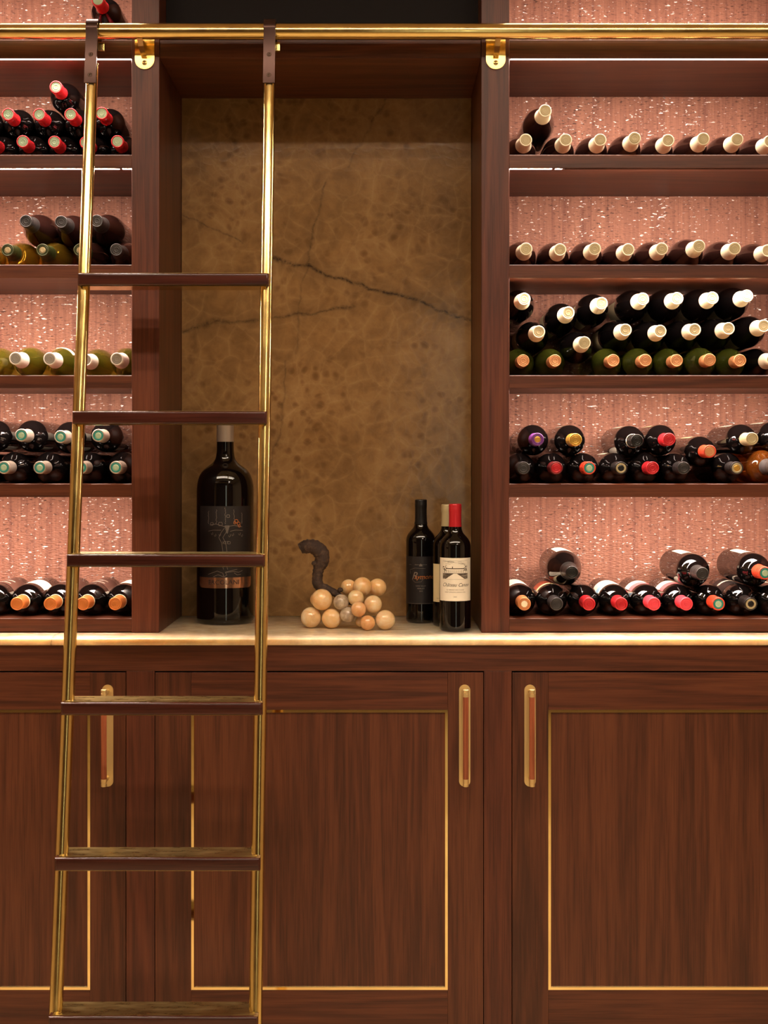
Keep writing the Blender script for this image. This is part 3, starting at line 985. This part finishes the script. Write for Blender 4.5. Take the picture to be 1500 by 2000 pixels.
SHELFNAME = {1: 'shelf above rail', 2: 'first shelf under rail', 3: 'second shelf under rail', 4: 'third shelf under rail', 5: 'fourth shelf under rail', 6: 'lowest shelf'}

# settle: push apart circles of one shelf in the x-z plane
for side in 'LR':
    for sh in range(1, 7):
        grp = [b for b in B if b['side'] == side and b['sh'] == sh]
        zs = wz(SH[sh][0])
        for b in grp:
            if b['row'] == 'bottom' and b['v'] not in (670.5, 885, 47):
                zt = zs + b['R'] + 0.0005
                b['yt'] = max(-0.035, min(0.040, F * (zt - H) / (VY - b['v']) - D)) if abs(VY - b['v']) > 60 else 0.0
        ym = [b['yt'] for b in grp if b['row'] == 'bottom' and b['v'] not in (670.5, 885, 47)]
        for b in grp:
            if b['row'] != 'bottom' and ym:
                b['yt'] = sum(ym) / len(ym)
            b['tx'], b['tz'] = wx(b['u'], b['yt']), wz(b['v'], b['yt'])
            if b['row'] == 'bottom' and b['v'] not in (670.5, 885):
                b['tz'] = zs + b['R'] + 0.0005
            b['x'], b['z'] = b['tx'], b['tz']
        for it in range(300):
            for i, p in enumerate(grp):
                for q in grp[i + 1:]:
                    dx, dz = q['x'] - p['x'], q['z'] - p['z']
                    d = math.hypot(dx, dz)
                    need = p['R'] + q['R'] + 0.0012
                    if d < need:
                        k = (need - d) / d / 2 * 0.9
                        p['x'] -= dx * k; p['z'] -= dz * k
                        q['x'] += dx * k; q['z'] += dz * k
            for p in grp:
                p['z'] = min(max(p['z'], zs + p['R'] + 0.0004), wz(SH[sh - 1][1]) - p['R'] - 0.002)
                if p['row'] == 'bottom' and p['v'] not in (670.5, 885):
                    p['z'] = zs + p['R'] + 0.0004
                if side == 'L':
                    p['x'] = min(p['x'], XL + 0.006 - p['R'] - 0.0006)
                else:
                    p['x'] = max(p['x'], XR - 0.006 + p['R'] + 0.0006)

for b in B:
    sh, side, row = b['sh'], b['side'], b['row']
    mates = sorted([q for q in B if q['sh'] == sh and q['side'] == side and q['row'] == row and (q['u'] > -14 and q['u'] < 1515 or q is b)], key=lambda q: q['u'])
    k = mates.index(b)
    multi = len({q['row'] for q in B if q['sh'] == sh and q['side'] == side}) > 1
    rk = 'left' if side == 'L' else 'right'
    where = f"{ORD[k]} from left{', ' + row + ' row' if multi else ''}, {SHELFNAME[sh]}, {rk} rack"
    cut = (b['u'] < -14 or b['u'] > 1515)
    body = {'glass_black': 'dark', 'glass_brown': 'brown', 'glass_olive': 'olive', 'glass_amber': 'amber', 'glass_green': 'green', 'glass_orange': 'orange'}[b['glass']]
    if cut:
        where = f"at picture edge{', ' + row + ' row' if multi else ''}, {SHELFNAME[sh]}, {rk} rack"
    cn = CAPNAME[b['cap']].split(' and ')[0]
    label = f"{body} bottle, {cn}, {where}"
    kf = 1.0 if (sh in (1, 6) and row == 'middle') else 0.7
    tip = Vector((b['tx'] + (b['x'] - b['tx']) * kf, b['yt'], b['tz'] + (b['z'] - b['tz']) * kf))
    L = SHAPES[b['shape']][1]
    base = Vector((b['x'], b['yt'] + L, b['z']))
    ax = (tip - base).normalized()
    root = thing('wine_bottle', label, 'wine bottle', base, f"bottles on the {SHELFNAME[sh]} of the {rk} rack")
    # local z -> axis, local -y -> up
    yloc = (Vector((0, 0, -1)) - ax * Vector((0, 0, -1)).dot(ax)).normalized()
    xloc = yloc.cross(ax)
    Mx = Matrix((xloc, yloc, ax)).transposed()
    root.rotation_euler = Mx.to_euler()
    bottle_parts(root, b['shape'], b['R'], b['glass'], CAPS[b['cap']], b['labels'], b['clen'])


# ------------------------------------------------------------------ lettering and drawing wrapped onto standing bottles
def wrap(s, t, R, tilt=0.0):
    a = s / R
    return (R * math.sin(a), -R * math.cos(a), t)


def text_part(body, size, s, t, R, mat, parent, shear=0.0, rot=0.0, extra=0.0007, xscale=1.0):
    cu = bpy.data.curves.new('lettering', 'FONT')
    cu.body = body
    cu.size = size
    cu.shear = shear
    cu.align_x = 'CENTER'
    cu.align_y = 'CENTER'
    cu.resolution_u = 3
    tmp = bpy.data.objects.new('lettering_tmp', cu)
    COL.objects.link(tmp)
    dg = bpy.context.evaluated_depsgraph_get()
    me = bpy.data.meshes.new_from_object(tmp.evaluated_get(dg))
    bpy.data.objects.remove(tmp)
    bpy.data.curves.remove(cu)
    me.name = 'lettering'
    cr, sr = math.cos(rot), math.sin(rot)
    for v in me.vertices:
        x, y = v.co.x * xscale, v.co.y
        v.co = wrap(s + x * cr - y * sr, t + x * sr + y * cr, R + extra)
    me.materials.clear()
    return new_obj('lettering', me, mat, parent)


def strokes(name, lines, R, mat, parent, w=0.0005, extra=0.0006):
    vs, fs = [], []
    for ln in lines:
        ww = w
        if isinstance(ln, tuple):
            ln, ww = ln
        pts = []
        for (a, b_), (c, d) in zip(ln, ln[1:]):
            n = max(1, int(math.hypot(c - a, d - b_) / 0.003))
            for k in range(n):
                pts.append((a + (c - a) * k / n, b_ + (d - b_) * k / n))
        pts.append(ln[-1])
        base = len(vs)
        for i, p in enumerate(pts):
            a = pts[max(i - 1, 0)]
            b_ = pts[min(i + 1, len(pts) - 1)]
            dx, dy = b_[0] - a[0], b_[1] - a[1]
            L = math.hypot(dx, dy) or 1
            nx, ny = -dy / L * ww / 2, dx / L * ww / 2
            vs.append(wrap(p[0] + nx, p[1] + ny, R + extra))
            vs.append(wrap(p[0] - nx, p[1] - ny, R + extra))
        for i in range(len(pts) - 1):
            fs.append((base + 2 * i, base + 2 * i + 1, base + 2 * i + 3, base + 2 * i + 2))
    return new_obj(name, mesh_from(name, vs, fs, False), mat, parent)


def label_patch(name, R, z0, z1, half, mat, parent, extra=0.0004, corner=0.0):
    n = 24
    vs, fs = [], []
    rows = [z0, z1] if not corner else [z0, z0 + corner * 0.3, z0 + corner, z1]
    hw = [half] * len(rows)
    if corner:
        hw[0] = half - corner
        hw[1] = half - corner * 0.3
    for z, h in zip(rows, hw):
        for k in range(n + 1):
            vs.append(wrap(-h + 2 * h * k / n, z, R + extra))
    for i in range(len(rows) - 1):
        for k in range(n):
            a = i * (n + 1) + k
            fs.append((a, a + 1, a + n + 2, a + n + 1))
    return new_obj(name, mesh_from(name, vs, fs, True), mat, parent)


def standing(label, u, y, H_, R, caps, glass='glass_black', shape='bord', clen=0.054):
    root = thing('wine_bottle', label, 'wine bottle', (wx(u, y), y, ZCT + 0.0003), 'bottles standing in the niche')
    bottle_parts(root, shape, R, glass, caps, (), clen)
    root.scale = (1, 1, H_ / SHAPES[shape][1])
    # turn the front towards the lens
    root.rotation_euler = (0, 0, math.atan2(root.location.x, y + D) * -1)
    return root


rng = random.Random(3)
# red capsule bottle
b4 = standing('dark bottle with red capsule and white label with a house drawing, standing foremost in niche', 889, 0.045, 0.302, 0.0374, ('red', 'red', None, None))
R = 0.0374
z_ = lambda v: (1230 - v) / 817 / (0.302 / 0.300)
lb = label_patch('label', R, z_(1170), z_(1087), 0.0475, 'c_label_white', b4)
hz = lambda v: z_(v)
sx = lambda u: (u - 889) / 817 * 1.04
ink = []
for k in range(26):      # field hatching either side of the drive
    t = k / 25
    v = 1117 + 10 * t
    gapw = 3 + 15 * t
    for sgn in (-1, 1):
        a, b_ = sgn * gapw, sgn * 26
        ink.append(([(sx(889 + a), hz(v)), (sx(889 + (a + b_) / 2), hz(v - 0.6 * rng.random())), (sx(889 + b_), hz(v - 1.2 * rng.random()))], 0.00028 + 0.0003 * rng.random()))
for k in range(16):      # clouded sky
    v = 1093 + rng.random() * 7
    u0 = 863 + rng.random() * 38
    ink.append(([(sx(u0), hz(v)), (sx(u0 + 5), hz(v - 1)), (sx(u0 + 9 + 5 * rng.random()), hz(v + 0.4))], 0.00028))
for sgn in (-1, 1):
    for k in range(26):  # trees
        u0 = 889 + sgn * (21 + 3.6 * rng.gauss(0, 0.6))
        v0 = 1108 + 4.0 * rng.gauss(0, 0.9)
        ink.append(([(sx(u0 - 1), hz(v0)), (sx(u0 + 1), hz(v0 - 1.2))], 0.0010))
    ink.append(([(sx(889 + sgn * 21), hz(1117)), (sx(889 + sgn * 21), hz(1108))], 0.0006))
ink.append(([(sx(871), hz(1107.5)), (sx(907), hz(1107.5))], 0.0020))   # roof
for k in range(10):
    u0 = 872 + k * 3.7
    ink.append(([(sx(u0), hz(1115.5)), (sx(u0), hz(1110))], 0.0010))
ink.append(([(sx(868), hz(1116.5)), (sx(910), hz(1116.5))], 0.0006))
ink.append(([(sx(884), hz(1107)), (sx(884), hz(1103.5))], 0.0018))
ink.append(([(sx(863), hz(1092)), (sx(915), hz(1092)), (sx(915), hz(1128)), (sx(863), hz(1128)), (sx(863), hz(1092))], 0.0003))
strokes('engraving', ink, R, 'c_ink', lb, 0.0005)
text_part('Château Canon', 0.0118, 0.001, hz(1139), R, 'c_ink', lb, 0.45, xscale=0.93)
text_part('1er GRAND CRU CLASSÉ', 0.0040, 0.0, hz(1148.5), R, 'c_ink_light', lb)
text_part('SAINT-ÉMILION GRAND CRU', 0.0040, 0.0, hz(1153), R, 'c_ink_light', lb)
text_part('2005', 0.0044, 0.0, hz(1162), R, 'c_ink_light', lb)
# cream capsule bottle
b3 = standing('dark bottle with cream capsule half hidden behind the red capped bottle in niche', 874, 0.142, 0.298, 0.0372, ('khaki', 'cream', None, None))
R = 0.0372
z3 = lambda v: (1220.5 - v) / 793
lb = label_patch('label', R, z3(1172), z3(1098), 0.044, 'c_label_cream', b3)
text_part('PERRIN', 0.0135, 0.0, z3(1130), R, 'c_ink', lb, xscale=0.95)
text_part('RÉSERVE', 0.006, -0.006, z3(1107), R, 'c_ink_light', lb)
text_part('MIS EN BOUTEILLE', 0.0042, -0.012, z3(1165), R, 'c_ink_light', lb)
# black capsule bottle
b2 = standing('dark bottle with black capsule and black label, standing beside the stone grapes', 822, 0.218, 0.308, 0.0375, ('black', 'black', None, None), clen=0.06)
R = 0.0375
z2 = lambda v: (1213.6 - v) / 776 / (0.308 / 0.3)
lb = label_patch('label', R, z2(1176), z2(1084), 0.050, 'c_label_black', b2)
text_part('R', 0.026, -0.017, z2(1122), R, 'c_ink_silver', lb, 0.35)
text_part('aymond', 0.0165, 0.009, z2(1123.5), R, 'c_ink_copper', lb, 0.35)
text_part('NAPA VALLEY', 0.0042, 0.0, z2(1141), R, 'c_ink_silver', lb)
text_part('MERLOT', 0.0050, 0.0, z2(1146), R, 'c_ink_silver', lb)
text_part('2010', 0.0042, 0.0, z2(1151), R, 'c_ink_silver', lb)
text_part('RESERVE SELECTION', 0.0034, 0.0, z2(1100), R, 'c_ink_silver', lb)
strokes('crest', [[(-0.004 + 0.0008 * k, z2(1103)), (-0.004 + 0.0008 * k, z2(1097.5 + abs(k - 4.5) * 0.7))] for k in range(10)] +
        [[(-0.028, z2(1118)), (-0.03, z2(1110)), (-0.015, z2(1106.5)), (0.012, z2(1107.5))], [(-0.024, z2(1128)), (-0.015, z2(1134)), (0.0, z2(1133)), (0.006, z2(1128)), (-0.004, z2(1127))],
         [(-0.035, z2(1175)), (0.035, z2(1175))], [(-0.034, z2(1100)), (-0.026, z2(1100))]], R, 'c_ink_silver', lb, 0.0005)

# large-format bottle
yM = 0.2145
MR = 0.0715
root = thing('large_wine_bottle', 'very large dark wine bottle with black label and copper band behind the ladder', 'wine bottle', (wx(440, yM), yM, ZCT + 0.0003))
root.rotation_euler = (0, 0, -math.atan2(root.location.x, yM + D))
MP = [(0, 0.0), (0.94, 0.0), (1.0, 0.008), (1.0, 0.014), (1.0, 0.315), (1.0, 0.325), (0.985, 0.345), (0.92, 0.365), (0.80, 0.380), (0.64, 0.390), (0.47, 0.399), (0.36, 0.409), (0.315, 0.422), (0.298, 0.440), (0.288, 0.512)]
sp = smooth_prof(MP)
new_obj('glass_body', lathe('glass_body', [(r * MR, z) for r, z in sp] + [(0, 0.512)], 56), 'glass_black', root)
cap = new_obj('capsule', lathe('capsule', [(0.0214, 0.453), (0.0216, 0.455), (0.0213, 0.494), (0.0222, 0.497), (0.0222, 0.509), (0.0210, 0.515), (0, 0.515)], 40), 'c_silver', root)
zm = lambda v: (1214.0 - v) / 777
lb = label_patch('label', MR, zm(1124), zm(986), 0.0745, 'c_label_black', root)
tree = []
for dx in (0, 0.010):    # trunk
    tree.append([(-0.004 + dx, zm(1107)), (-0.010 + dx, zm(1092)), (-0.006 + dx, zm(1072)), (-0.009 + dx, zm(1056)), (-0.016 + dx, zm(1046)), (-0.010 + dx * 1.2, zm(1036)), (-0.002 + dx, zm(1028))])
for (a, v0, c, v1) in ((-0.040, 1022, 0.002, 1026), (-0.044, 1034, -0.010, 1032), (0.006, 1025, 0.044, 1026), (0.012, 1034, 0.046, 1033)):
    tree.append([(a, zm(v0)), (a * 0.6 + c * 0.4, zm(v0 - 2)), (c, zm(v1))])
for i, (a, c) in enumerate(((-0.044, 0.9), (-0.022, 1.0), (0.0, 1.15), (0.022, 1.0), (0.043, 0.75))):
    for k in range(9):
        v0 = 1020 - k * 3.1 * c
        tree.append([(a + rng.uniform(-.0016, .0016), zm(v0)), (a + rng.uniform(-.0016, .0016), zm(v0 - 2.6))])
for (a, v0, r0) in ((0.007, 1005, 0.004), (-0.012, 1020, 0.005), (0.009, 1056, 0.0035), (-0.034, 1020, 0.004)):
    tree.append([(a + r0 * math.cos(q / 8 * 6.283), zm(v0) + r0 * math.sin(q / 8 * 6.283) * (1.2 if q % 2 else 0.8)) for q in range(9)])
for k in range(7):       # grapes on the label
    for j in range(max(1, 4 - k // 2)):
        a, t = 0.0045 + (j - (3 - k // 2) / 2) * 0.0028, zm(1024 + k * 2.2)
        tree.append([(a + 0.0013 * math.cos(q), t + 0.0013 * math.sin(q)) for q in (0, 1.57, 3.14, 4.71, 6.28)])
for (a, v0) in ((-0.036, 1038), (-0.028, 1041), (-0.016, 1040), (0.008, 1042), (0.016, 1040), (0.034, 1039), (0.041, 1042)):
    tree.append([(a, zm(v0)), (a + 0.002, zm(v0 + 3)), (a + 0.005, zm(v0 + 1)), (a + 0.004, zm(v0 - 2))])
for (pts) in ([(-0.045, 1117), (-0.02, 1110), (-0.006, 1114), (-0.004, 1120)], [(-0.03, 1121), (-0.018, 1117), (-0.004, 1121), (0.004, 1118), (0.0, 1112), (0.03, 1107)],
              [(0.0, 1113), (0.02, 1111), (0.034, 1113), (0.045, 1110)], [(0.022, 1114), (0.03, 1118), (0.04, 1117)]):
    tree.append([(a, zm(v)) for a, v in pts])
strokes('vine_drawing', tree, MR, 'c_ink_silver', lb, 0.0009)
cop = [[(0.030 + r0 * math.cos(q / 8 * 6.283) + dx, zm(1018) + dz + r0 * math.sin(q / 8 * 6.283)) for q in range(9)] for (r0, dx, dz) in ((0.0045, -0.002, 0.004), (0.004, 0.004, -0.002), (0.003, -0.006, 0.0), (0.003, 0.006, -0.008))]
strokes('copper_leaves', cop, MR, 'c_ink_copper', lb, 0.0011)
text_part('IGT', 0.010, 0.001, zm(1056), MR, 'c_ink_silver', lb)
band = label_patch('band', MR, zm(1143), zm(1122.5), 0.0765, 'c_copper_band', root, 0.0007, 0.008)
text_part('ERCOLANI', 0.0155, -0.004, zm(1132), MR, 'c_ink_dark', band, extra=0.0012, xscale=1.08)

# ------------------------------------------------------------------ stone grapes with vine stem
def stone(name, cols, sc=30):
    m = pmat(name, cols[1], 0.16, coat=0.4, sss=0.0)
    g = NT(m)
    oi = g.add('ShaderNodeObjectInfo')
    w = g.math('MULTIPLY', oi.outputs['Random'], 19.0)
    n = g.noise(g.coords((1, 1, 1)), sc, 6, 0.62, 0.8, w)
    g.link(g.ramp(n, [(0.32, lin(cols[0])), (0.5, lin(cols[1])), (0.7, lin(cols[2]))]), g.b.inputs['Base Color'])
    b = g.b
    b.inputs['Subsurface Weight'].default_value = 0.3
    b.inputs['Subsurface Radius'].default_value = (0.012, 0.007, 0.003)
    b.inputs['Subsurface Scale'].default_value = 0.6


stone('stone_honey', [(228, 172, 108), (238, 194, 136), (244, 214, 170)])
stone('stone_cream', [(214, 168, 112), (232, 196, 146), (240, 220, 184)])
stone('stone_grey', [(112, 94, 78), (176, 156, 132), (218, 200, 176)], 45)
stone('stone_peach', [(214, 146, 90), (228, 172, 116), (238, 200, 156)])
m = pmat('vine_bark', (62, 44, 34), 0.75)
g = NT(m)
v = g.coords((1, 1, 1))
n = g.noise(v, 60, 6, 0.7, 0.5)
g.link(g.ramp(n, [(0.3, lin((40, 28, 22))), (0.55, lin((66, 47, 36))), (0.8, lin((112, 86, 66)))]), g.b.inputs['Base Color'])
g.bump(n, 0.7, 0.004)

yG = 0.10
gx = lambda c: 570 + c / 6.818
gv = lambda c: 1030 + c / 6.818
grapes = thing('stone_grape_cluster', 'decorative cluster of polished onyx grapes with a dark vine stem on the counter', 'ornament', (wx(680, yG), yG, ZCT))
go = grapes.location.copy()
G = [(400, 962, 142, 0.085, 'stone_honey', 0), (335, 960, 92, 0.125, 'stone_honey', 0), (255, 1168, 138, 0.095, 'stone_cream', 1), (530, 1200, 132, 0.085, 'stone_honey', 1),
     (655, 995, 104, 0.075, 'stone_grey', 0), (745, 1165, 104, 0.07, 'stone_grey', 0), (853, 938, 107, 0.075, 'stone_cream', 0), (888, 1090, 102, 0.05, 'stone_peach', 0),
     (755, 800, 108, 0.130, 'stone_honey', 0), (940, 788, 126, 0.110, 'stone_honey', 0), (1140, 802, 122, 0.135, 'stone_honey', 0), (1082, 1025, 120, 0.07, 'stone_cream', 0),
     (1010, 1253, 100, 0.045, 'stone_peach', 1), (915, 1255, 70, 0.085, 'stone_honey', 0), (1245, 1233, 132, 0.055, 'stone_cream', 1)]
for (cx, cy, cr, y, mt, on) in G:
    r = cr / 6.818 * (D + y) / F
    x, z = wx(gx(cx), y), wz(gv(cy), y)
    if on:
        # resting on the counter: keep the outline in place by choosing the depth
        for _ in range(30):
            z = ZCT + r + 0.0003
            d = (VY - gv(cy)) / (z - H)
            y = max(0.02, min(0.2, F / d - D)) if False else y
        z = ZCT + r + 0.0003
    z = max(z, ZCT + r + 0.0003)
    bm = bmesh.new()
    bmesh.ops.create_uvsphere(bm, u_segments=32, v_segments=20, radius=r)
    me = bpy.data.meshes.new('grape')
    bm.to_mesh(me)
    bm.free()
    for p in me.polygons:
        p.use_smooth = True
    new_obj('grape', me, mt, grapes, Vector((x, y, z)) - go)

ST = [(112, 285, 66), (150, 268, 84), (215, 252, 92), (285, 258, 96), (350, 295, 102), (395, 350, 100), (405, 420, 96), (388, 480, 94), (362, 530, 78), (348, 600, 70), (340, 680, 70), (345, 750, 72), (385, 800, 66), (450, 815, 56), (530, 850, 48), (620, 905, 44), (700, 960, 36), (800, 1010, 30), (880, 1040, 22)]
pts, rad = [], []
for i in range(len(ST) - 1):
    for k in range(4):
        t = k / 4
        p0, p1, p2, p3 = [Vector(ST[max(0, min(len(ST) - 1, i + j))]) for j in (-1, 0, 1, 2)]
        q = 0.5 * (2 * p1 + (p2 - p0) * t + (2 * p0 - 5 * p1 + 4 * p2 - p3) * t * t + (3 * p1 - p0 - 3 * p2 + p3) * t ** 3)
        y = 0.105
        pts.append(Vector((wx(gx(q.x), y), y, wz(gv(q.y), y))) - go)
        rad.append(q.z / 6.818 * (D + y) / F * (1 + 0.06 * math.sin(i * 4 + k * 2.1)))
me = tube_mesh('vine_stem', pts, rad, 22)
rn = random.Random(5)
for v in me.vertices:
    v.co += Vector((rn.uniform(-1, 1), rn.uniform(-1, 1), rn.uniform(-1, 1))) * 0.0008
new_obj('vine_stem', me, 'vine_bark', grapes)
kn = lathe('stem_knot', [(0, -0.006), (0.0055, -0.004), (0.0075, 0), (0.005, 0.005), (0, 0.0065)], 12)
for (cx, cy) in ((300, 480), (135, 235), (645, 835)):
    new_obj('stem_knot', kn, 'vine_bark', grapes, Vector((wx(gx(cx), 0.1), 0.1, wz(gv(cy), 0.1))) - go)
